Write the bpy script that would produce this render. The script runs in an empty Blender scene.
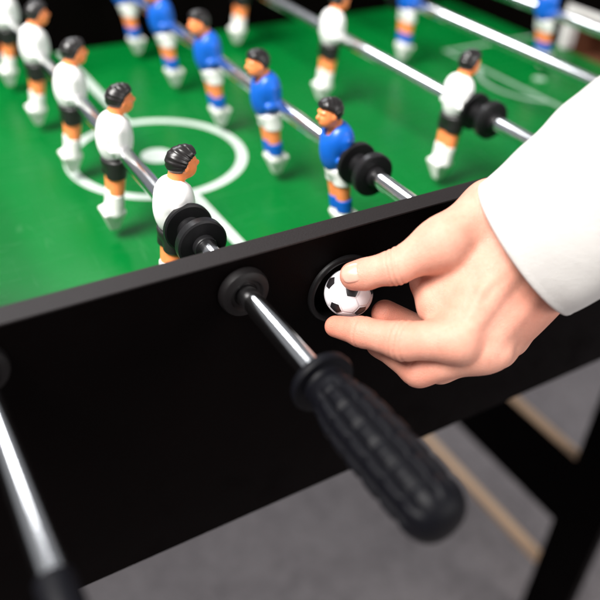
import bpy, bmesh, math, random
import numpy as np
from mathutils import Vector, Matrix

scene = bpy.context.scene
COL = scene.collection
random.seed(4)

# ------------------------------------------------------------------ camera
CAM_POS = np.array([-0.158840, -0.313422, 0.254845])
CAM_R = np.array([[0.86178975, -0.50528767, 0.04475259],
                  [-0.2708644, -0.53296818, -0.80160925],
                  [0.42889498, 0.67869676, -0.59617096]])
F_PX = 760.95
cam = bpy.data.cameras.new('camera')
cam_ob = bpy.data.objects.new('camera', cam)
COL.objects.link(cam_ob)
cam_ob.matrix_world = Matrix(((CAM_R[0][0], -CAM_R[1][0], -CAM_R[2][0], CAM_POS[0]),
                              (CAM_R[0][1], -CAM_R[1][1], -CAM_R[2][1], CAM_POS[1]),
                              (CAM_R[0][2], -CAM_R[1][2], -CAM_R[2][2], CAM_POS[2]),
                              (0, 0, 0, 1)))
cam.sensor_width = 36
cam.lens = F_PX / 600 * 36
cam.clip_start, cam.clip_end = 0.01, 60
cam.dof.use_dof = True
cam.dof.focus_distance = 0.462
cam.dof.aperture_fstop = 3.6
scene.camera = cam_ob

# ------------------------------------------------------------------ light
world = bpy.data.worlds.new('World')
scene.world = world
world.use_nodes = True
bg = world.node_tree.nodes['Background']
bg.inputs[0].default_value = (0.92, 0.95, 1.0, 1)
bg.inputs[1].default_value = 0.24


def area(name, loc, target, sx, sy, power, col):
    l = bpy.data.lights.new(name, 'AREA')
    l.shape, l.size, l.size_y, l.energy, l.color = 'RECTANGLE', sx, sy, power, col
    o = bpy.data.objects.new(name, l)
    COL.objects.link(o)
    o.location = loc
    o.rotation_euler = (Vector(target) - Vector(loc)).to_track_quat('-Z', 'Y').to_euler()
    return o


area('window_light', (-1.05, -0.15, 1.70), (0.1, 0.05, 0.0), 1.0, 1.0, 116, (1.0, 0.97, 0.94))
area('far_window_light', (0.1, 2.3, 2.1), (0.1, 0.2, 0.0), 1.3, 0.7, 36, (0.95, 0.97, 1.0))
area('side_fill_light', (1.5, -2.7, 0.75), (0.5, 0.2, -0.55), 1.8, 1.3, 60, (1.0, 0.97, 0.95))  # soft fill added low at front right to lift the floor and wood edges

scene.view_settings.view_transform = 'Standard'
scene.view_settings.look = 'None'
scene.view_settings.exposure = 0.15
scene.view_settings.gamma = 1.0
scene.cycles.use_denoising = True


# ------------------------------------------------------------------ materials
class NT:
    """small wrapper for building node trees"""
    def __init__(self, name):
        self.m = bpy.data.materials.new(name)
        self.m.use_nodes = True
        self.t = self.m.node_tree
        self.b = self.t.nodes['Principled BSDF']

    def n(self, kind, **kw):
        nd = self.t.nodes.new(kind)
        for k, v in kw.items():
            setattr(nd, k, v)
        return nd

    def put(self, sock, v):
        if hasattr(v, 'is_output'):
            self.t.links.new(v, sock)
        else:
            sock.default_value = v

    def math(self, op, *a, clamp=False):
        nd = self.n('ShaderNodeMath', operation=op, use_clamp=clamp)
        for i, v in enumerate(a):
            self.put(nd.inputs[i], v)
        return nd.outputs[0]

    def mix(self, f, a, b):
        nd = self.n('ShaderNodeMix', data_type='RGBA')
        self.put(nd.inputs[0], f)
        self.put(nd.inputs[6], a if hasattr(a, 'is_output') else (*a, 1))
        self.put(nd.inputs[7], b if hasattr(b, 'is_output') else (*b, 1))
        return nd.outputs[2]

    def noise(self, scale, detail=4, rough=0.55, vec=None, dist=0.0):
        nd = self.n('ShaderNodeTexNoise')
        nd.inputs['Scale'].default_value = scale
        nd.inputs['Detail'].default_value = detail
        nd.inputs['Roughness'].default_value = rough
        nd.inputs['Distortion'].default_value = dist
        self.put(nd.inputs['Vector'], vec if vec is not None else self.obj())
        return nd.outputs[0]

    def obj(self):
        return self.n('ShaderNodeTexCoord').outputs['Object']

    def ramp(self, v, lo, hi):
        nd = self.n('ShaderNodeMapRange')
        self.put(nd.inputs[0], v)
        nd.inputs[1].default_value, nd.inputs[2].default_value = lo, hi
        return nd.outputs[0]

    def scale(self, vec, s):
        nd = self.n('ShaderNodeMapping')
        self.put(nd.inputs[0], vec)
        nd.inputs['Scale'].default_value = s
        return nd.outputs[0]

    def bump(self, h, strength, dist):
        nd = self.n('ShaderNodeBump')
        nd.inputs['Strength'].default_value = strength
        nd.inputs['Distance'].default_value = dist
        self.put(nd.inputs['Height'], h)
        self.t.links.new(nd.outputs[0], self.b.inputs['Normal'])

    def set(self, **kw):
        names = {'col': 'Base Color', 'rough': 'Roughness', 'metal': 'Metallic', 'coat': 'Coat Weight',
                 'coat_rough': 'Coat Roughness', 'sss': 'Subsurface Weight', 'sss_scale': 'Subsurface Scale',
                 'sss_rad': 'Subsurface Radius', 'spec': 'Specular IOR Level', 'sheen': 'Sheen Weight',
                 'sheen_rough': 'Sheen Roughness'}
        for k, v in kw.items():
            if k == 'col' and not hasattr(v, 'is_output'):
                v = (*v, 1)
            self.put(self.b.inputs[names[k]], v)
        return self


def plastic(name, col, rough=0.35, var=0.06, sss=0.0, bump=0.15):
    m = NT(name)
    f = m.noise(160, 3)
    dark = tuple(c * (1 - var * 2) for c in col)
    m.set(col=m.mix(f, dark, col), rough=m.ramp(m.noise(420, 2), -0.6 + rough, 0.4 + rough) if False else rough, sss=sss)
    if sss:
        m.set(sss_scale=0.002, sss_rad=(1, .6, .4))
    m.bump(m.noise(900, 3), bump, 0.0002)
    return m.m


def mat_black_laminate():
    m = NT('black laminate')
    n = m.noise(1400, 2)
    big = m.noise(14, 4)
    m.set(col=m.mix(big, (0.0010, 0.0006, 0.0006), (0.0018, 0.0011, 0.0011)), spec=0.02)
    sm = m.ramp(m.noise(26, 6, .7), .45, .8)
    m.set(rough=m.math('ADD', m.math('MULTIPLY', sm, .3), .36))
    m.bump(n, 0.35, 0.0003)
    return m.m


def mat_edge_band():
    m = NT('black edge band')
    n = m.noise(900, 3)
    m.set(col=m.mix(n, (0.007, 0.0055, 0.0055), (0.017, 0.0135, 0.0135)), rough=0.5, spec=0.20)
    m.bump(n, 0.5, 0.0003)
    return m.m


def mat_chrome():
    m = NT('polished steel')
    n = m.noise(1, 5, vec=m.scale(m.obj(), (900, 14, 900)))
    m.set(col=(0.80, 0.80, 0.81), metal=1.0, rough=m.ramp(n, -0.35, 2.6))
    m.set(rough=m.math('ADD', m.math('MULTIPLY', n, 0.12), 0.10))
    return m.m


def mat_rubber(name, col, rough, spec=0.3):
    m = NT(name)
    m.set(col=col, rough=m.math('ADD', m.math('MULTIPLY', m.noise(120, 4), 0.25), rough - .12), spec=spec)
    m.bump(m.noise(1500, 2), 0.2, 0.0002)
    return m.m


def mat_raw_wood():
    m = NT('raw fibreboard')
    n = m.noise(1, 5, vec=m.scale(m.obj(), (60, 8, 260)))
    m.set(col=m.mix(n, (0.78, 0.50, 0.31), (0.88, 0.62, 0.42)), rough=0.75)
    m.bump(m.noise(700, 3), 0.3, 0.0005)
    return m.m


def mat_brown_board():
    m = NT('brown hardboard')
    n = m.noise(60, 5)
    m.set(col=m.mix(n, (0.15, 0.055, 0.025), (0.24, 0.095, 0.05)), rough=0.6)
    return m.m


def mat_floor():
    m = NT('grey carpet floor')
    a = m.noise(260, 4)
    b = m.noise(18, 5, .65)
    c = m.mix(m.math('ADD', m.math('MULTIPLY', a, .45), m.math('MULTIPLY', m.ramp(m.noise(62, 4, .7), .3, .7), .55)), (0.11, 0.098, 0.102), (0.33, 0.297, 0.305))
    m.set(col=m.mix(m.math('MULTIPLY', m.ramp(b, 0.35, 0.7), 0.55), c, (0.33, 0.300, 0.304)), rough=0.95, spec=0.2)
    m.bump(a, 0.8, 0.004)
    return m.m


def mat_skin():
    m = NT('skin')
    at = m.n('ShaderNodeAttribute', attribute_name='flush_and_shade').outputs['Fac']
    n1 = m.noise(95, 5, .65)
    n2 = m.noise(420, 3, .6)
    base = m.mix(m.ramp(n1, .3, .75), (0.63, 0.322, 0.235), (0.555, 0.248, 0.178))
    base = m.mix(m.math('MULTIPLY', at, 0.75, clamp=True), base, (0.56, 0.175, 0.115))
    base = m.mix(m.math('MULTIPLY', m.ramp(n2, .5, .8), .25), base, (0.50, 0.215, 0.14))
    m.set(col=base, rough=0.5, sss=0.22, sss_scale=0.0035, sss_rad=(1.0, 0.36, 0.18), spec=0.35)
    v = m.n('ShaderNodeTexVoronoi', feature='DISTANCE_TO_EDGE')
    v.inputs['Scale'].default_value = 900
    m.put(v.inputs['Vector'], m.obj())
    h = m.math('ADD', m.math('MULTIPLY', m.ramp(v.outputs['Distance'], 0, .25), .6), m.noise(260, 4))
    m.bump(h, 0.45, 0.0004)
    return m.m


def mat_nail():
    m = NT('fingernail')
    n = m.noise(300, 3)
    m.set(col=m.mix(n, (0.58, 0.285, 0.215), (0.61, 0.325, 0.255)), rough=0.22, sss=0.25, sss_scale=0.002, coat=0.3)
    return m.m


def mat_sleeve():
    m = NT('white fleece sleeve')
    w1 = m.noise(1700, 2)
    w2 = m.noise(60, 5, .6)
    m.set(col=m.mix(w2, (0.47, 0.452, 0.43), (0.54, 0.521, 0.498)), rough=0.9, sheen=0.25, sheen_rough=0.5, spec=0.2)
    m.bump(m.math('ADD', m.math('MULTIPLY', w1, .9), w2), 0.6, 0.0012)
    return m.m


def mat_ball():
    m = NT('ball black and white')
    pd = m.n('ShaderNodeAttribute', attribute_name='pent').outputs['Fac']
    sd = m.n('ShaderNodeAttribute', attribute_name='seam').outputs['Fac']
    n = m.noise(500, 4)
    white = m.mix(n, (0.74, 0.72, 0.74), (0.82, 0.80, 0.82))
    white = m.mix(m.ramp(sd, 0.0, 0.035), (0.52, 0.49, 0.51), white)
    m.set(col=m.mix(m.ramp(pd, 0.028, 0.036), white, (0.012, 0.010, 0.011)), rough=0.38, sss=0.05, sss_scale=.002)
    m.bump(m.noise(1300, 2), 0.15, 0.0002)
    return m.m


FX, FY = 0.074, 0.326                 # centre of the pitch


def mat_field():
    """green pitch with its painted lines (object coordinates, origin at the centre spot)"""
    m = NT('printed green pitch')
    sep = m.n('ShaderNodeSeparateXYZ')
    m.put(sep.inputs[0], m.obj())
    x, y = sep.outputs[0], sep.outputs[1]
    W = 0.0100

    def band(d, w=W):                  # soft edged band where |d| < w/2
        return m.ramp(m.math('ABSOLUTE', d), w / 2 + .0003, w / 2 - .0003)

    def rad(cx, cy):
        dx, dy = m.math('SUBTRACT', x, cx), m.math('SUBTRACT', y, cy)
        return m.math('SQRT', m.math('ADD', m.math('MULTIPLY', dx, dx), m.math('MULTIPLY', dy, dy)))
    r = rad(0, 0)
    ring = band(m.math('SUBTRACT', r, 0.0815))
    spot = m.ramp(r, 0.0158, 0.0150)
    half = m.math('MULTIPLY', band(x), m.math('GREATER_THAN', r, 0.0815))
    big = m.math('MAXIMUM', m.math('MAXIMUM', ring, spot), half)
    ax = m.math('ABSOLUTE', x)
    ay = m.math('ABSOLUTE', y)
    w2 = 0.0065
    front = m.math('MULTIPLY', band(m.math('SUBTRACT', ax, 0.462), w2), m.math('LESS_THAN', ay, 0.1335))
    side = m.math('MULTIPLY', band(m.math('SUBTRACT', ay, 0.130), w2), m.math('GREATER_THAN', ax, 0.459))
    dxa = m.math('SUBTRACT', ax, 0.505)
    ra = m.math('SQRT', m.math('ADD', m.math('MULTIPLY', dxa, dxa), m.math('MULTIPLY', y, y)))
    arc = m.math('MULTIPLY', band(m.math('SUBTRACT', ra, 0.075), w2), m.math('LESS_THAN', ax, 0.462))
    pen = m.ramp(ra, 0.0085, 0.0079)
    small = m.math('MAXIMUM', m.math('MAXIMUM', front, side), m.math('MAXIMUM', arc, pen))
    blot = m.noise(9, 4)
    fine = m.noise(900, 2)
    green = m.mix(blot, (0.0003, 0.108, 0.016), (0.0006, 0.140, 0.023))
    green = m.mix(m.math('MULTIPLY', fine, .2), green, (0.0, 0.10, 0.014))
    tracks = m.ramp(m.noise(1, 4, .6, vec=m.scale(m.obj(), (14, 140, 1)), dist=.6), .60, .72)
    tracks2 = m.ramp(m.noise(1, 4, .6, vec=m.scale(m.obj(), (160, 18, 1)), dist=.8), .62, .74)
    wear = m.math('MAXIMUM', tracks, tracks2)
    green = m.mix(m.math('MULTIPLY', wear, .10), green, (0.10, 0.24, 0.12))
    big = m.math('MULTIPLY', big, m.math('SUBTRACT', 1.0, m.math('MULTIPLY', m.ramp(m.noise(420, 4), .55, .75), .25)))
    col = m.mix(m.math('MULTIPLY', big, .93), green, (0.52, 0.575, 0.535))
    col = m.mix(m.math('MULTIPLY', small, .55), col, (0.50, 0.62, 0.54))
    m.set(col=col, rough=m.math('ADD', m.math('ADD', m.math('MULTIPLY', m.noise(40, 4), .12), .20), m.math('MULTIPLY', wear, .12)), spec=0.09)
    m.bump(m.noise(30, 3), 0.06, 0.002)
    return m.m


M = dict(lam=mat_black_laminate(), edge=mat_edge_band(), chrome=mat_chrome(), grip=mat_rubber('black grip rubber', (0.0024, 0.0024, 0.0038), 0.50, 0.11),
         bump=mat_rubber('black bumper rubber', (0.008, 0.0077, 0.0085), 0.40), bush=mat_rubber('black bushing plastic', (0.0045, 0.0038, 0.004), 0.5, 0.15),
         ring=mat_rubber('black ring plastic', (0.0035, 0.0032, 0.0035), 0.42, 0.15),
         raw=mat_raw_wood(), brown=mat_brown_board(), floor=mat_floor(), skin=mat_skin(), nail=mat_nail(), sleeve=mat_sleeve(),
         ball=mat_ball(), field=mat_field(), white_trim=plastic('white goal trim', (0.70, 0.66, 0.66), 0.4),
         flesh=plastic('orange flesh plastic', (1.0, 0.295, 0.098), 0.36, .05, .12),
         hair=plastic('black hair paint', (0.014, 0.012, 0.012), 0.33, .1),
         shirt_w=plastic('white shirt paint', (0.83, 0.82, 0.81), 0.36, .02, .05),
         shirt_b=plastic('blue shirt paint', (0.005, 0.108, 0.54), 0.36, .06),
         short_k=plastic('black shorts paint', (0.013, 0.012, 0.012), 0.4),
         short_w=plastic('white shorts paint', (0.80, 0.79, 0.77), 0.4, .02),
         boot=plastic('white boot plastic', (0.80, 0.78, 0.76), 0.36, .03, .05))


# ------------------------------------------------------------------ building helpers
def link_mesh(name, me, mat, parent=None, smooth=False):
    o = bpy.data.objects.new(name, me)
    COL.objects.link(o)
    if mat is not None:
        me.materials.append(mat)
    if smooth:
        me.polygons.foreach_set('use_smooth', [True] * len(me.polygons))
    if parent is not None:
        o.parent = parent
    return o


def from_bm(name, bm, mat, parent=None, smooth=False, bevel=0.0):
    if bevel:
        bmesh.ops.bevel(bm, geom=[e for e in bm.edges], offset=bevel, segments=2, affect='EDGES', profile=.7)
    bmesh.ops.recalc_face_normals(bm, faces=bm.faces[:])
    me = bpy.data.meshes.new(name)
    bm.to_mesh(me)
    bm.free()
    return link_mesh(name, me, mat, parent, smooth)


def add_box(bm, x0, x1, y0, y1, z0, z1):
    v = [bm.verts.new((x, y, z)) for x in (x0, x1) for y in (y0, y1) for z in (z0, z1)]
    for f in ((0, 1, 3, 2), (4, 6, 7, 5), (0, 4, 5, 1), (2, 3, 7, 6), (0, 2, 6, 4), (1, 5, 7, 3)):
        bm.faces.new([v[i] for i in f])


def box(name, dims, mat, parent=None, bevel=0.0008):
    bm = bmesh.new()
    add_box(bm, *dims)
    return from_bm(name, bm, mat, parent, False, bevel)


def lathe(name, prof, mat, parent=None, n=64, axis='Y', lobes=None, sharp=35):
    """prof: list of (along, radius). Turned about the local axis. lobes(along, angle) scales the radius."""
    bm = bmesh.new()
    rings = []
    for s, r in prof:
        ring = []
        for k in range(n):
            a = 2 * math.pi * k / n
            rr = r * (lobes(s, a) if lobes else 1)
            c, d = rr * math.cos(a), rr * math.sin(a)
            ring.append(bm.verts.new((c, s, d) if axis == 'Y' else ((s, c, d) if axis == 'X' else (c, d, s))))
        rings.append(ring)
    for a, b in zip(rings, rings[1:]):
        for k in range(n):
            bm.faces.new((a[k], a[(k + 1) % n], b[(k + 1) % n], b[k]))
    bm.faces.new(rings[0])
    bm.faces.new(rings[-1])
    o = from_bm(name, bm, mat, parent, True)
    o.data.set_sharp_from_angle(angle=math.radians(sharp))
    return o


def thing(name, label, cat, loc=(0, 0, 0), rot=(0, 0, 0), group=None):
    o = bpy.data.objects.new(name, None)
    o.empty_display_size = .02
    COL.objects.link(o)
    o.location, o.rotation_euler = loc, rot
    tag(o, label, cat, group)
    return o


def tag(o, label, cat, group=None):
    o['label'], o['category'] = label, cat
    if group:
        o['group'] = group


# ---- signed distance shapes meshed with surface nets
def surface_net(fn, lo, hi, h):
    lo, hi = np.array(lo, np.float32), np.array(hi, np.float32)
    n = np.ceil((hi - lo) / h).astype(int) + 1
    ax = [lo[i] + h * np.arange(n[i], dtype=np.float32) for i in range(3)]
    g = np.empty(n, np.float32)
    step = max(1, int(6e5 // (n[1] * n[2])))
    for i in range(0, n[0], step):
        X, Y, Z = np.meshgrid(ax[0][i:i + step], ax[1], ax[2], indexing='ij')
        g[i:i + step] = fn(np.stack([X, Y, Z], -1))
    s = g < 0
    c = [s[dx:n[0] - 1 + dx, dy:n[1] - 1 + dy, dz:n[2] - 1 + dz] for dx in (0, 1) for dy in (0, 1) for dz in (0, 1)]
    allin, anyin = c[0].copy(), c[0].copy()
    for q in c[1:]:
        allin &= q
        anyin |= q
    cell = anyin & ~allin
    idx = np.argwhere(cell)
    vid = -np.ones(cell.shape, np.int64)
    vid[cell] = np.arange(len(idx))
    acc = np.zeros((len(idx), 3))
    cnt = np.zeros(len(idx))
    corners = [(dx, dy, dz) for dx in (0, 1) for dy in (0, 1) for dz in (0, 1)]
    for a in corners:
        for k in range(3):
            if a[k] == 0:
                b = list(a)
                b[k] = 1
                ga = g[idx[:, 0] + a[0], idx[:, 1] + a[1], idx[:, 2] + a[2]]
                gb = g[idx[:, 0] + b[0], idx[:, 1] + b[1], idx[:, 2] + b[2]]
                m = (ga < 0) != (gb < 0)
                t = np.where(m, ga / np.where(m, ga - gb, 1), 0)
                p = np.repeat(np.array([a], float), len(idx), 0)
                p[:, k] += t
                acc += p * m[:, None]
                cnt += m
    V = lo + h * (idx + acc / cnt[:, None])
    faces = []
    for k in range(3):
        sl0 = [slice(None)] * 3
        sl1 = [slice(None)] * 3
        sl0[k], sl1[k] = slice(0, -1), slice(1, None)
        a, b = s[tuple(sl0)], s[tuple(sl1)]
        cr = np.argwhere(a != b)
        u, v = (k + 1) % 3, (k + 2) % 3
        ok = (cr[:, u] > 0) & (cr[:, v] > 0) & (cr[:, u] < n[u] - 1) & (cr[:, v] < n[v] - 1)
        cr = cr[ok]
        flip = a[cr[:, 0], cr[:, 1], cr[:, 2]]

        def at(du, dv):
            q = cr.copy()
            q[:, u] -= du
            q[:, v] -= dv
            return vid[q[:, 0], q[:, 1], q[:, 2]]
        quad = np.stack([at(1, 1), at(0, 1), at(0, 0), at(1, 0)], 1)
        quad[~flip] = quad[~flip][:, ::-1]
        faces.append(quad)
    return V, np.concatenate(faces)


def net_mesh(name, fn, lo, hi, h, mat, parent=None, offset=(0, 0, 0), relax=1, attrs=None):
    V, Fq = surface_net(fn, lo, hi, h)
    for _ in range(relax):                       # light smoothing of the net
        acc, cnt = np.zeros_like(V), np.zeros(len(V))
        for a, b in ((0, 1), (1, 2), (2, 3), (3, 0)):
            np.add.at(acc, Fq[:, a], V[Fq[:, b]])
            np.add.at(acc, Fq[:, b], V[Fq[:, a]])
            np.add.at(cnt, Fq[:, a], 1)
            np.add.at(cnt, Fq[:, b], 1)
        V = .5 * V + .5 * acc / np.maximum(cnt, 1)[:, None]
    me = bpy.data.meshes.new(name)
    me.vertices.add(len(V))
    me.vertices.foreach_set('co', (V - np.array(offset)).astype(np.float32).ravel())
    me.loops.add(len(Fq) * 4)
    me.loops.foreach_set('vertex_index', Fq.astype(np.int32).ravel())
    me.polygons.add(len(Fq))
    me.polygons.foreach_set('loop_start', (np.arange(len(Fq)) * 4).astype(np.int32))
    me.update(calc_edges=True)
    me.validate()
    for an, af in (attrs or {}).items():
        at = me.attributes.new(an, 'FLOAT', 'POINT')
        at.data.foreach_set('value', af(V).astype(np.float32))
    return link_mesh(name, me, mat, parent, True)


def smin(a, b, k):
    h = np.maximum(k - np.abs(a - b), 0) / k
    return np.minimum(a, b) - h * h * k * .25


def smax(a, b, k):
    return -smin(-a, -b, k)


def ell(p, c, r):
    r = np.array(r, np.float32)
    q = (p - np.array(c, np.float32)) / r
    k0 = np.sqrt((q * q).sum(-1)) + 1e-9
    q2 = q / r
    k1 = np.sqrt((q2 * q2).sum(-1)) + 1e-9
    return k0 * (k0 - 1) / k1


def cone(p, a, b, ra, rb):
    a, b = np.array(a, np.float32), np.array(b, np.float32)
    ba = b - a
    pa = p - a
    h = np.clip((pa @ ba) / (ba @ ba), 0, 1)
    d = pa - h[..., None] * ba
    return np.sqrt((d * d).sum(-1)) - (ra + (rb - ra) * h)


def rbox(p, c, half, r):
    q = np.abs(p - np.array(c, np.float32)) - (np.array(half, np.float32) - r)
    return np.sqrt((np.maximum(q, 0) ** 2).sum(-1)) + np.minimum(q.max(-1), 0) - r


# ------------------------------------------------------------------ setting: floor
TOP, BOT, THK, PITCH, FLOOR = 0.0223, -0.2047, 0.0135, -0.0758, -0.972
X0, X1, YF = FX - 0.622, FX + 0.622, 0.6455       # inner faces of the end walls, far wall

bm = bmesh.new()
add_box(bm, -5, 5.5, -4, 6, FLOOR - .03, FLOOR)
fl = from_bm('floor', bm, M['floor'])
fl['kind'] = 'structure'

# ------------------------------------------------------------------ the table
table = thing('foosball_table', 'black table football cabinet with a green pitch and trestle legs', 'foosball table', (FX, FY, FLOOR))
TL = Vector((-FX, -FY, -FLOOR))


def tpart(o, parent=None):
    """parent a mesh that was built in world coordinates to the table or to one of its parts"""
    o.parent = parent or table
    if parent is None:
        o.location = TL
    return o


def cut(o, cutter):
    md = o.modifiers.new('b', 'BOOLEAN')
    md.operation, md.object, md.solver = 'DIFFERENCE', cutter, 'EXACT'
    bpy.context.view_layer.update()
    me = bpy.data.meshes.new_from_object(o.evaluated_get(bpy.context.evaluated_depsgraph_get()))
    o.modifiers.remove(md)
    o.data = me
    bpy.data.objects.remove(cutter)


HOLE = (0.0690, -0.0215)                          # ball entry, x and z of its centre
near = box('side_panel', (X0 - THK, X1 + THK, 0, THK, BOT, TOP - .0012), M['lam'], None, 0.0006)
cutter = lathe('cutter', [(-.02, .0205), (.05, .0205)], None, None, 48)
cutter.location = (HOLE[0], 0, HOLE[1])
cut(near, cutter)
tpart(near)
band = box('edge_band', (X0 - THK, X1 + THK, -.0003, THK + .0003, TOP - .0012, TOP), M['edge'], None, 0.0004)
tpart(band, near)
far = tpart(box('side_panel', (X0 - THK, X1 + THK, YF, YF + THK, BOT, TOP - .0012), M['lam'], None, 0.0006))
tpart(box('edge_band', (X0 - THK, X1 + THK, YF - .0003, YF + THK + .0003, TOP - .0012, TOP), M['edge'], None, .0004), far)

# pitch: one board, its lines printed in its own object coordinates
bm = bmesh.new()
add_box(bm, X0 - FX, X1 - FX, THK - FY + .0005, YF - FY - .0005, -.012, 0)
pitch = from_bm('playfield', bm, M['field'])
pitch.parent = table
pitch.location = (0, 0, PITCH - FLOOR)
tpart(box('cabinet_bottom', (X0, X1, THK + .001, YF - .001, BOT + .004, BOT + .016), M['lam'], None, .0005))

GW, GT = 0.082, -0.018                            # half width and lintel height of the goal mouth
for sgn, xi in ((1, X1), (-1, X0)):
    xa, xb = (xi, xi + THK) if sgn > 0 else (xi - THK, xi)
    bm = bmesh.new()
    add_box(bm, xa, xb, THK + .0004, FY - GW, BOT, TOP)
    add_box(bm, xa, xb, FY + GW, YF - .0004, BOT, TOP)
    add_box(bm, xa, xb, FY - GW + .0002, FY + GW - .0002, GT, TOP - .0002)
    add_box(bm, xa, xb, FY - GW + .0002, FY + GW - .0002, BOT, PITCH - .008)
    tpart(from_bm('end_panel', bm, M['lam']))
    bm = bmesh.new()
    e = .0015 * sgn
    xs = sorted((xi - e, xi + sgn * .016))
    add_box(bm, xs[0], xs[1], FY - GW, FY - GW + .012, PITCH, GT)
    add_box(bm, xs[0], xs[1], FY + GW - .012, FY + GW, PITCH, GT)
    add_box(bm, xs[0], xs[1], FY - GW + .012, FY + GW - .012, GT - .009, GT)
    goal = tpart(from_bm('goal', bm, M['white_trim'], None, False, .0008))
    bm = bmesh.new()
    xo = xi + sgn * (THK + .004)
    xs = sorted((xo, xi + sgn * .085))
    xe = xi + sgn * .085
    add_box(bm, *sorted((xe, xe + sgn * .006)), FY - GW, FY + GW, PITCH - .02, GT)
    add_box(bm, *xs, FY - GW - .006, FY - GW, PITCH - .02, GT)
    add_box(bm, *xs, FY + GW, FY + GW + .006, PITCH - .02, GT)
    add_box(bm, *xs, FY - GW, FY + GW, PITCH - .026, PITCH - .02)
    tpart(from_bm('goal_box', bm, M['brown']), goal)

# ball entry ring
ring_prof = [(0.012, .0203), (-.0010, .0203), (-.0022, .0208), (-.0028, .0218), (-.0026, .0232), (-.0012, .0242), (0.0002, .0244)]
bm = bmesh.new()
rr = []
for s, r in ring_prof:
    rr.append([bm.verts.new((HOLE[0] + r * math.cos(2 * math.pi * k / 72), s, HOLE[1] + r * math.sin(2 * math.pi * k / 72))) for k in range(72)])
for a, b in zip(rr, rr[1:]):
    for k in range(72):
        bm.faces.new((a[k], a[(k + 1) % 72], b[(k + 1) % 72], b[k]))
tpart(from_bm('ball_entry_ring', bm, M['ring'], None, True))
# chute behind the entry: a short dark tube that lets the ball roll down to the pitch
bm = bmesh.new()
rr = []
for s, r in ((0.0125, .0202), (.030, .0202), (.030, .0222), (0.0137, .0222)):
    rr.append([bm.verts.new((HOLE[0] + r * math.cos(2 * math.pi * k / 48), s, HOLE[1] + r * math.sin(2 * math.pi * k / 48))) for k in range(48)])
for a, b in zip(rr, rr[1:]):
    for k in range(48):
        bm.faces.new((a[k], a[(k + 1) % 48], b[(k + 1) % 48], b[k]))
bm.faces.new(rr[1][::-1])
tpart(from_bm('ball_chute', bm, M['ring'], None, True))

ROD_X = {0: -0.1445, 1: 0.0, 2: 0.1490, 3: 0.298, 4: 0.452, 5: 0.588}
BR = .0152
bush_prof = [(0.0003, BR), (-.0030, BR), (-.0052, BR - .0008), (-.0064, BR - .0026), (-.0066, BR - .005), (-.0052, BR - .0062),
             (-.0050, .0074), (-.0040, .0066)]
proto = lathe('rod_bushing', bush_prof, M['bush'], None, 56)
for i, (k, x) in enumerate(ROD_X.items()):
    o = proto if i == 0 else proto.copy()
    if i:
        COL.objects.link(o)
    o.parent = table
    o.location = (x - FX, 0 - FY, -FLOOR)
    q = proto.copy()
    COL.objects.link(q)
    q.parent = table
    q.location = (x - FX, YF + THK - FY, -FLOOR)
    q.rotation_euler = (0, 0, math.pi)

# trestle legs: two black boards per end, an upper cross board and a lower rail with raw cut edges
for sgn, xl in ((1, 0.600), (-1, 2 * FX - 0.618)):
    xr = xl + .018
    leg_bm = bmesh.new()
    add_box(leg_bm, xl, xr, .036, .112, FLOOR, BOT)
    tpart(from_bm('leg', leg_bm, M['lam'], None, False, .001))
    leg_bm = bmesh.new()
    add_box(leg_bm, xl, xr, .545, .631, FLOOR, BOT)
    tpart(from_bm('leg', leg_bm, M['lam'], None, False, .001))
    cb = tpart(box('cross_board', (xl, xr, .1125, .5445, -.712, -.576), M['lam'], None, .0006))
    tpart(box('raw_edge', (xl, xr, .1125, .5445, -.5758, -.5740), M['raw'], None, .0003), cb)
    tpart(box('lower_rail', (xl, xr, .1125, .5445, -.8290, -.8175), M['raw'], None, .001))


# ------------------------------------------------------------------ player figures (local: rod axis = Y, faces +X, Z up)
HX, HZ = .0022, -.0026                        # head placed a little forward of the spine


def f_body(p):
    e = p - np.array((HX, 0, HZ), np.float32)
    d = ell(e, (.0000, 0, .0405), (.0084, .0068, .0098))                      # skull
    d = smin(d, ell(e, (.0036, 0, .0358), (.0047, .0046, .0050)), .004)       # jaw
    d = smin(d, ell(e, (.0094, 0, .0391), (.0020, .0012, .0020)), .0016)      # nose
    d = smin(d, ell(e, (.0074, 0, .0352), (.0010, .0020, .0007)), .0012)      # lips
    d = smin(d, ell(e, (.0070, 0, .0428), (.0016, .0046, .0011)), .0016)      # brow
    for s in (-1, 1):
        d = smin(d, ell(e, (-.0004, s * .0069, .0392), (.0019, .0010, .0028)), .0010)   # ears
        d = smax(d, -ell(e, (.0083, s * .0027, .0408), (.0011, .0013, .0009)), .0012)   # eye sockets
    d = smin(d, cone(p, (HX - .0030, 0, .0360), (-.0045, 0, .0230), .0048, .0062), .003)    # neck
    d = smin(d, ell(p, (-.0052, 0, .008), (.0112, .009, .018)), .004)
    for s in (-1, 1):
        d = smin(d, cone(p, (-.0070, s * .0050, -.012), (-.0105, s * .0047, -.046), .0068, .0050), .0012)
    return d


def f_hair(p):
    p = p - np.array((HX, 0, HZ), np.float32)
    cap = ell(p, (-.0012, 0, .0422), (.0101, .0081, .0100))
    cap = smin(cap, ell(p, (.0034, 0, .0478), (.0050, .0062, .0036)), .003)
    x = p[..., 0]
    line = .0462 - .55 * np.clip(.0060 - x, 0, .0040) - 1.7 * np.clip(.0014 - x, 0, .0058)
    d = smax(cap, line - p[..., 2], .0010)
    ang = np.arctan2(p[..., 2] - .0385, p[..., 0] - .0100)
    strands = np.sin(ang * 30 + 120 * p[..., 1]) + .6 * np.sin(ang * 47 - 300 * p[..., 1] + 1.0)
    return d + .00016 * strands * np.clip((cap + .004) / .003, 0, 1)


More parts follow.
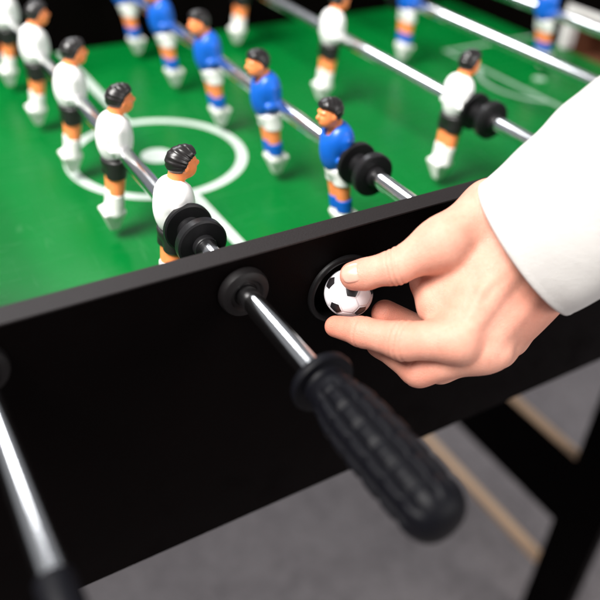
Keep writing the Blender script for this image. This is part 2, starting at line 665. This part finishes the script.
def f_shirt(p):
    d = ell(p, (-.0050, 0, .0095), (.0140, .0112, .0215))
    for s in (-1, 1):
        d = smin(d, ell(p, (-.0052, s * .0072, .0180), (.0084, .0050, .0090)), .006)
        arm = cone(p, (-.0058, s * .0094, .0180), (-.0070, s * .0098, .0010), .0050, .0040)
        d = smin(d, arm, .0016)
        sl = cone(p, (-.0110, s * .0112, .0045), (-.0010, s * .0112, .0030), .0030, .0030)   # sleeve hem bulge
        d = smin(d, sl, .0018)
    d = smax(d, -.0072 - p[..., 2], .002)                                      # hem
    neck = cone(p, (HX - .0030, 0, .0370), (.0020, 0, .0245), .0058, .0046)
    return smax(d, -neck, .0012)


def f_shorts(p):
    d = ell(p, (-.0068, 0, -.0070), (.0106, .0108, .0110))
    for s in (-1, 1):
        d = smin(d, cone(p, (-.0070, s * .0050, -.0070), (-.0084, s * .0051, -.0210), .0080, .0078), .0020)
    d = smax(d, -.0200 - p[..., 2], .0010)
    return smax(d, p[..., 2] + .0050, .002)


def f_boot(p):
    d = 9
    for s in (-1, 1):
        d = np.minimum(d, cone(p, (-.0098, s * .0047, -.0345), (-.0112, s * .0045, -.0500), .0062, .0060))
    d = smax(d, p[..., 2] + .0335, .0010)
    c = (-.0132, 0, -.0550)
    blk = rbox(p, c, (.0105, .0100, .0120), .0016)
    x, y, z = np.abs(p[..., 0] - c[0]), np.abs(p[..., 1]), p[..., 2]
    for q, w in ((x, .0086), (y, .0086)):
        blk = smax(blk, q * .90 + (-.0510 - z) * .30 - w * .90, .0010)         # narrows to the sole
        blk = smax(blk, q * .66 + (z + .0485) * .75 - w * .66, .0014)          # slopes up to the ankle
    return smin(d, blk, .0022)


def f_sock(p):
    d = 9
    for s in (-1, 1):
        d = np.minimum(d, cone(p, (-.0098, s * .0047, -.0345), (-.0112, s * .0045, -.0500), .0066, .0064))
    return smax(smax(d, p[..., 2] + .0333, .0008), -.0450 - p[..., 2], .0008)


H = .00055
meshes = {}


def keep(o):
    meshes[o.name.split('.')[0]] = o.data
    d = o.data
    bpy.data.objects.remove(o)
    return d


ME = {
    'body': keep(net_mesh('player_figure', f_body, (-.021, -.016, -.053), (.014, .016, .058), H, M['flesh'])),
    'hair': keep(net_mesh('hair', f_hair, (-.014, -.012, .034), (.014, .012, .060), .00042, M['hair'])),
    'shirt_w': keep(net_mesh('shirt', f_shirt, (-.022, -.024, -.012), (.012, .024, .039), H, M['shirt_w'])),
    'shorts_k': keep(net_mesh('shorts', f_shorts, (-.021, -.017, -.027), (.008, .017, -.003), H, M['short_k'])),
    'boot': keep(net_mesh('boots', f_boot, (-.029, -.015, -.070), (-.001, .015, -.030), H, M['boot'])),
    'sock': keep(net_mesh('socks', f_sock, (-.024, -.015, -.052), (-.001, .015, -.032), H, M['shirt_b'])),
}


def recolour(me, mat):
    c = me.copy()
    c.materials.clear()
    c.materials.append(mat)
    return c


ME['shirt_b'] = recolour(ME['shirt_w'], M['shirt_b'])
ME['shorts_w'] = recolour(ME['shorts_k'], M['short_w'])


def obj(name, me, parent):
    o = bpy.data.objects.new(name, me)
    COL.objects.link(o)
    o.parent = parent
    return o


def figure(rod, y, team, dx):
    """a moulded player bolted to the rod, with its painted pieces below it"""
    b = obj('player_figure', ME['body'], rod)
    b.location = (dx, y, 0)
    b.rotation_euler = (0, 0, 0 if team == 'w' else math.pi)
    obj('hair', ME['hair'], b)
    obj('shirt', ME['shirt_w' if team == 'w' else 'shirt_b'], b)
    obj('shorts', ME['shorts_k' if team == 'w' else 'shorts_w'], b)
    obj('boots', ME['boot'], b)
    if team == 'b':
        obj('socks', ME['sock'], b)
    return b


RR = .0063
bump_me = None
grip_me = None


def bumper_prof():
    R = .0164
    return [(0, .0108), (.0004, R - .0012), (.0010, R), (.0040, R), (.0046, R - .0010), (.0048, .0084), (.0054, .0076),
            (.0186, .0076), (.0192, .0086), (.0194, R - .0010), (.0202, R), (.0252, R), (.0260, R - .0012),
            (.0263, .0074), (.0268, .0076), (.0296, .0074), (.0302, .0070), (.0303, .0064)]


def grip_lobes(s, a):
    # moulded grip: long flutes broken into pads
    t = -s
    k = min(1, max(0, (t - .014) / .006)) * min(1, max(0, (.097 - t) / .008))
    groove = (.5 - .5 * math.cos(9 * a)) ** 4
    notch = (.5 + .5 * math.cos(2 * math.pi * ((t - .02) / .0130))) ** 6
    return (1 + .05 * k) * (1 - k * max(.17 * groove, .075 * notch))


def grip_prof():
    pts = [(-.0005, .0068), (-.0008, .0150), (-.0016, .0168), (-.0044, .0172), (-.0058, .0166), (-.0064, .0118)]
    for i in range(110):
        t = .0080 + (.0915 - .0080) * i / 109
        r = .0116 + .0030 * min(1, (t - .008) / .022) + .0006 * math.sin((t - .03) / .062 * math.pi)
        pts.append((-t, r))
    for i in range(1, 9):
        a = i / 8 * math.pi / 2 * .96
        pts.append((-.0915 - .0105 * math.sin(a), .0146 * math.cos(a) ** .8))
    return pts


def rod(idx, team, men, slide, label, tilt, dx, near='cap', y_near=-.02, y_far=.70, group='player rods across the table'):
    global bump_me, grip_me
    r = thing('player_rod', label, 'player rod', (ROD_X[idx], slide, 0), (0, math.radians(tilt), 0), group)
    lathe('bar', [(y_near - slide, RR - .0004), (y_near - slide + .0004, RR), (y_far - slide - .0004, RR), (y_far - slide, RR - .0004)], M['chrome'], r, 40)
    for y in men:
        figure(r, y - slide, team, dx)
    if bump_me is None:
        o = lathe('bumper', bumper_prof(), M['bump'], None, 72, sharp=28)
        bump_me = o.data
        bpy.data.objects.remove(o)
        o = lathe('handle', grip_prof(), M['grip'], None, 180, lobes=grip_lobes, sharp=50)
        grip_me = o.data
        bpy.data.objects.remove(o)
    o = obj('bumper', bump_me, r)
    o.location = (0, min(men) - slide - (.0115 if idx != 5 else .20), 0)
    o.rotation_euler = (0, 0, math.pi)
    o = obj('bumper', bump_me, r)
    o.location = (0, max(men) - slide + (.0115 if idx != 5 else .20), 0)
    if near == 'handle':
        o = obj('handle', grip_me, r)
        o.location = (0, y_near - slide, 0)
        lathe('end_cap', [(y_far - slide - .016, RR + .0004), (y_far - slide - .015, .0080), (y_far - slide + .004, .0080), (y_far - slide + .006, .006)], M['bump'], r, 40)
    else:
        o = obj('handle', grip_me, r)
        o.location = (0, y_far - slide, 0)
        o.rotation_euler = (0, 0, math.pi)
        lathe('end_cap', [(y_near - slide + .017, RR + .0004), (y_near - slide + .016, .0080), (y_near - slide - .010, .0084), (y_near - slide - .013, .0066)], M['grip'], r, 40)
    return r


rod(1, 'w', [.090, .202, .311, .423, .536], 0.0, 'steel rod of five white shirted players with the black grip in front', 0, .002, 'handle', -.083, .715)
rod(2, 'b', [.1195, .231, .347, .464, .580], .03, 'steel rod of five blue shirted players just beyond the centre circle', -3, -.0138, 'cap', -.012, .80)
rod(3, 'w', [.158, .361, .568], .01, 'steel rod carrying three white shirted players', 0, -.0042, 'handle', -.075, .74)
rod(4, 'b', [.108, .430], .02, 'steel rod of two blue shirted players near the penalty box', 6, -.0165, 'cap', -.03, .78)
rod(5, 'b', [.340], .02, 'goalkeeper rod with one blue shirted player before the goal', -5, -.0140, 'cap', -.03, .78)
rod(0, 'b', [.130, .330, .530], -.02, 'steel rod ending in a black rubber tip at the lower left corner', -5, -.0160, 'cap', -.148, .70)

# ------------------------------------------------------------------ the ball
def cam_to_world(v):
    return CAM_R.T @ np.array(v, float)


def pix(u, v, depth):
    """a point on the photograph's ray (600 px frame) at a distance along the view"""
    return CAM_POS + cam_to_world(((u - 300) / F_PX * depth, (v - 300) / F_PX * depth, depth))


BALL_D, BALL_R = 0.4660, .0150
ball_c = pix(348.5, 293, BALL_D)


def build_ball():
    phi = (1 + 5 ** .5) / 2
    P = np.array([(0, a, b * phi) for a in (1, -1) for b in (1, -1)] + [(a, b * phi, 0) for a in (1, -1) for b in (1, -1)] +
                 [(b * phi, 0, a) for a in (1, -1) for b in (1, -1)], float)
    P /= np.linalg.norm(P, axis=1)[:, None]
    Hx = np.array([(a, b, c) for a in (1, -1) for b in (1, -1) for c in (1, -1)] + [(a / phi, 0, b * phi) for a in (1, -1) for b in (1, -1)] +
                  [(b * phi, a / phi, 0) for a in (1, -1) for b in (1, -1)] + [(0, b * phi, a / phi) for a in (1, -1) for b in (1, -1)], float)
    Hx /= np.linalg.norm(Hx, axis=1)[:, None]
    # turn it so that two neighbouring pentagons face the camera where the photo has them
    d1 = np.array([-.64, .56, -.52])
    d2 = np.array([.54, .72, -.44])
    d1, d2 = [q / np.linalg.norm(q) for q in (cam_to_world(d1), cam_to_world(d2))]
    k = np.argsort(-(P @ P[0]))[1]

    def frame(a, b):
        m = (a + b)
        m /= np.linalg.norm(m)
        n = np.cross(a, b)
        n /= np.linalg.norm(n)
        return np.stack([m, n, np.cross(m, n)], 1)
    Rb = frame(d1, d2) @ frame(P[0], P[k]).T
    P, Hx = P @ Rb.T, Hx @ Rb.T
    bm = bmesh.new()
    bmesh.ops.create_icosphere(bm, subdivisions=7, radius=1)
    me = bpy.data.meshes.new('soccer_ball')
    bm.to_mesh(me)
    bm.free()
    V = np.empty(len(me.vertices) * 3, np.float32)
    me.vertices.foreach_get('co', V)
    V = V.reshape(-1, 3)
    V = V / np.linalg.norm(V, axis=1)[:, None]
    dp = (V @ P.T).max(1) / .9393            # plane heights of the truncated icosahedron
    hh = np.sort(V @ Hx.T, 1)
    dh = hh[:, -1] / .9149
    pent = dp - dh
    seam = np.where(pent > 0, pent, np.minimum(-pent, (hh[:, -1] - hh[:, -2]) / .9149))
    r = BALL_R * (1 - .014 * np.exp(-(seam / .022) ** 2))
    me.vertices.foreach_set('co', (V * r[:, None]).astype(np.float32).ravel())
    for nm, val in (('pent', pent), ('seam', seam)):
        me.attributes.new(nm, 'FLOAT', 'POINT').data.foreach_set('value', val.astype(np.float32))
    me.update()
    o = link_mesh('soccer_ball', me, M['ball'], None, True)
    o.location = ball_c
    tag(o, 'small white ball with black pentagons held at the entry hole', 'ball')


build_ball()

# ------------------------------------------------------------------ the person: left hand, wrist and sleeve
J = {}


def j(name, u, v, d):
    J[name] = pix(u, v, d)
    return J[name]


# thumb
j('t_cmc', 491, 209, .441); j('t_mcp', 441, 243, .432); j('t_ip', 396, 267, .436); j('t_tip', 354, 276, .4445)
# index
j('i_mcp', 457, 340, .428); j('i_pip', 403, 341, .431); j('i_dip', 362, 332, .445); j('i_tip', 335.5, 326.5, .4575)
# middle
j('m_mcp', 480, 352, .436); j('m_pip', 419, 368, .446); j('m_dip', 382, 342, .462); j('m_tip', 378, 336, .4660)
# ring
j('r_mcp', 497, 348, .450); j('r_pip', 440, 366, .462); j('r_dip', 424, 333, .4800); j('r_tip', 385, 313.5, .4720)
# little
j('l_mcp', 510, 338, .466); j('l_pip', 462, 356, .478); j('l_dip', 440, 345, .490); j('l_tip', 428, 334, .494)
# wrist
j('w_r', 526, 216, .437); j('w_u', 556, 268, .446); j('w_c', 545, 246, .440)
j('f_r', 606, 176, .412); j('f_u', 622, 208, .416)
mm = .001


def finger(p, n, radii, wrinkle=(), k=.004):
    pts = [J[q] for q in n]
    d = None
    for (a, b), (ra, rb) in zip(zip(pts, pts[1:]), zip(radii, radii[1:])):
        c = cone(p, a, b, ra, rb)
        d = c if d is None else smin(d, c, k)
    for a, b, t, amp in wrinkle:              # skin folds across the joints
        A, B = np.array(J[a], np.float32), np.array(J[b], np.float32)
        ax = B - A
        L = float(np.linalg.norm(ax))
        s = (p - A) @ (ax / L) - t * L
        d = d + amp * np.exp(-(s / .0006) ** 2)
    return d


def f_hand(p):
    # metacarpal block
    pal = cone(p, J['w_r'], J['i_mcp'] + np.array([0, .001, 0]), .0165, .0128)
    pal = smin(pal, cone(p, J['w_c'], J['m_mcp'], .0165, .0120), .012)
    pal = smin(pal, cone(p, J['w_u'], J['r_mcp'], .0160, .0112), .012)
    pal = smin(pal, cone(p, J['w_u'], J['l_mcp'], .0160, .0105), .012)
    pal = smin(pal, cone(p, J['w_r'], J['f_r'], .0165, .0165), .012)
    pal = smin(pal, cone(p, J['w_u'], J['f_u'], .0165, .0165), .012)
    # thenar and first web
    th = cone(p, J['w_r'], J['t_cmc'], .0165, .0160)
    th = smin(th, cone(p, J['t_cmc'], J['t_mcp'], .0160, .0132), .008)
    pal = smin(pal, th, .014)
    web = cone(p, pix(492, 270, .438), pix(436, 299, .446), .0130, .0078)
    pal = smin(pal, web, .012)
    web = smin(web, cone(p, pix(470, 300, .438), pix(433, 309, .445), .0120, .0088), .006)
    pal = smin(pal, web, .010)
    th2 = cone(p, pix(500, 262, .455), pix(424, 281, .456), .0150, .0088)      # thumb ball on the palm side
    pal = smin(pal, th2, .012)
    # knuckle heads
    pal = smin(pal, ell(p, J['i_mcp'] + cam_to_world((0.000, .0015, -.0050)), (.0090, .0086, .0088)), .005)
    pal = smin(pal, ell(p, pix(497, 354, .4345), (.0085, .0085, .0085)), .006)
    # soft tendons and a vein on the back
    pal = smin(pal, cone(p, pix(524, 256, .4245), pix(466, 334, .4180), .0020, .0024), .007)
    pal = smin(pal, cone(p, pix(540, 282, .4330), pix(487, 350, .4265), .0020, .0024), .007)
    pal = smin(pal, cone(p, pix(512, 262, .4215), pix(482, 290, .4190), .0012, .0010), .005)
    pal = smin(pal, cone(p, pix(482, 290, .4190), pix(470, 316, .4180), .0010, .0009), .005)
    thumb = finger(p, ('t_mcp', 't_ip', 't_tip'), (.0128, .0099, .0085),
                   [('t_ip', 't_tip', -.10, .0005), ('t_ip', 't_tip', .02, .0007), ('t_ip', 't_tip', .13, .00045)])
    thumb = smin(thumb, ell(p, pix(366, 275, .4440), (.0085, .0085, .0085)), .004)
    idx = finger(p, ('i_mcp', 'i_pip', 'i_dip', 'i_tip'), (.0122, .0108, .0085, .0066),
                 [('i_pip', 'i_dip', -.12, .0005), ('i_pip', 'i_dip', .02, .0007), ('i_pip', 'i_dip', .16, .0005), ('i_dip', 'i_tip', 0, .0006)])
    mid = finger(p, ('m_mcp', 'm_pip', 'm_dip', 'm_tip'), (.0118, .0108, .0092, .0086), [('m_pip', 'm_dip', 0, .0003)])
    rng = finger(p, ('r_mcp', 'r_pip', 'r_dip', 'r_tip'), (.0110, .0102, .0094, .0086))
    lit = finger(p, ('l_mcp', 'l_pip', 'l_dip', 'l_tip'), (.0100, .0088, .0074, .0062))
    d = smin(pal, thumb, .010)
    d = np.minimum(d, smin(pal, idx, .007))
    d = np.minimum(d, smin(pal, mid, .006))
    d = np.minimum(d, smin(pal, rng, .006))
    d = np.minimum(d, smin(pal, lit, .006))
    d = np.maximum(d, -(np.sqrt(((p - ball_c.astype(np.float32)) ** 2).sum(-1)) - BALL_R - .0002))   # pads flatten against the ball
    return d


def flush_and_shade(V):
    """finger tips and knuckles are redder skin; the lower wrist side holds painted shade"""
    f = .55 * np.exp(-(np.linalg.norm(V - pix(530, 305, .435), axis=1) / .022) ** 2)  # warm shade on the lower wrist side, painted into the skin colour
    for nm, r, w in (('i_tip', .020, 1.0), ('t_tip', .013, .7), ('m_tip', .017, 1.0), ('r_tip', .015, .9), ('i_mcp', .011, 1.0), ('i_pip', .014, .75),
                     ('i_dip', .015, .8), ('m_pip', .016, .8), ('m_dip', .014, .8), ('t_ip', .010, .5)):
        f = np.maximum(f, w * np.exp(-(np.linalg.norm(V - J[nm], axis=1) / r) ** 2))
    return f


pts = np.array([J[k] for k in J if k not in ('f_r', 'f_u')] + [J['f_r'] * .6 + J['w_r'] * .4, J['f_u'] * .6 + J['w_u'] * .4])
lo, hi = pts.min(0) - .021, pts.max(0) + .021
person = thing('person', 'left hand in a white sleeve pinching the small ball at the hole', 'person', tuple(J['w_c']))
POFF = J['w_c']
net_mesh('arm_and_hand', f_hand, lo, hi, .0006, M['skin'], person, POFF, 2, {'flush_and_shade': flush_and_shade})


def nail(c, along, out, L, Wd, name='fingernail'):
    """a curved plate on the back of a finger tip"""
    along = along / np.linalg.norm(along)
    out = out - along * (out @ along)
    out /= np.linalg.norm(out)
    side = np.cross(along, out)
    bm = bmesh.new()
    n, mth = 14, 14
    g = {}
    for lay, off in ((0, 0.0), (1, -.0006)):
        for a in range(n + 1):
            for b in range(mth + 1):
                s, t = 2 * a / n - 1, 2 * b / mth - 1
                wdt = Wd * (1 - .16 * s * s if s > 0 else 1 - .30 * s ** 4)
                q = t * (1 - .10 * max(0, abs(s) - .5))
                x = L * (s - .25 * (q * q) * (abs(s) ** 3) * np.sign(s))
                yv = wdt * math.sin(q * 1.05) / math.sin(1.05)
                z = -Wd * .62 * (1 - math.cos(q * 1.05)) - .10 * L * s * s + off
                g[lay, a, b] = bm.verts.new(tuple(c + along * x + side * yv + out * z - POFF))
    for lay in (0, 1):
        for a in range(n):
            for b in range(mth):
                bm.faces.new([g[lay, a, b], g[lay, a + 1, b], g[lay, a + 1, b + 1], g[lay, a, b + 1]])
    rim = [(a, 0) for a in range(n)] + [(n, b) for b in range(mth)] + [(a, mth) for a in range(n, 0, -1)] + [(0, b) for b in range(mth, 0, -1)]
    for (a, b), (c2, d2) in zip(rim, rim[1:] + rim[:1]):
        bm.faces.new([g[0, a, b], g[0, c2, d2], g[1, c2, d2], g[1, a, b]])
    return from_bm(name, bm, M['nail'], person, True)


t_dir = J['t_tip'] - J['t_ip']
out_t = cam_to_world((-.22, -.22, -.95))
nail(J['t_tip'] + t_dir / np.linalg.norm(t_dir) * .0000 + out_t * .0091, t_dir, out_t, .0066, .0056)


def sleeve():
    """a loose sleeve swept from the cuff up to the elbow"""
    c0 = pix(524, 249, .4360)
    ax = cam_to_world((.80, -.565, -.56))
    ax /= np.linalg.norm(ax)
    up = cam_to_world((.575, .81, 0))
    up -= ax * (up @ ax)
    up /= np.linalg.norm(up)
    sd = np.cross(ax, up)
    path = []
    N = 150
    Ltot = .30
    rng = np.random.RandomState(3)
    ph = rng.rand(12) * 6.28
    bm = bmesh.new()
    rings = []
    K = 140

    def rad(s, a):
        r = .0450 + .085 * s if s < .10 else .0535 + .02 * (s - .10)
        fold = 0
        for i in range(5):
            fold += math.sin((3 + i) * a + ph[i] + s * (28 + 16 * i)) * .0011 / (1 + .35 * i)
        fold += .0016 * math.sin(s * 95 + 2 * math.sin(a + ph[6]) + ph[7])
        fold += .0022 * max(0, math.sin(1.5 * a + 62 * s + 1.2 * math.sin(3 * a + ph[8]))) ** 3
        amt = min(1, max(0, (s - .004) / .04)) * .95 + .08
        return r + fold * amt
    seq = [(.030, -.0045), (.012, -.0042), (.003, -.0036), (.0004, -.0022), (0, -.0010), (.0007, -.0001), (.002, .0002), (.004, 0.0)] + \
          [(.005 + (Ltot - .005) * (i / N) ** 1.3, 0.0) for i in range(1, N + 1)]
    for s, dr in seq:
        cen = c0 + ax * s + np.array((0, 0, -1.0)) * (max(0, s - .08) ** 2) * .5
        ring = []
        for k in range(K):
            a = 2 * math.pi * k / K
            r = rad(s, a) + dr
            ring.append(bm.verts.new(tuple(cen + up * (r * math.cos(a)) + sd * (r * .80 * math.sin(a)) - POFF)))
        rings.append(ring)
    for a, b in zip(rings, rings[1:]):
        for k in range(K):
            bm.faces.new((a[k], a[(k + 1) % K], b[(k + 1) % K], b[k]))
    bm.faces.new(rings[-1])
    return from_bm('sleeve', bm, M['sleeve'], person, True)


sleeve()
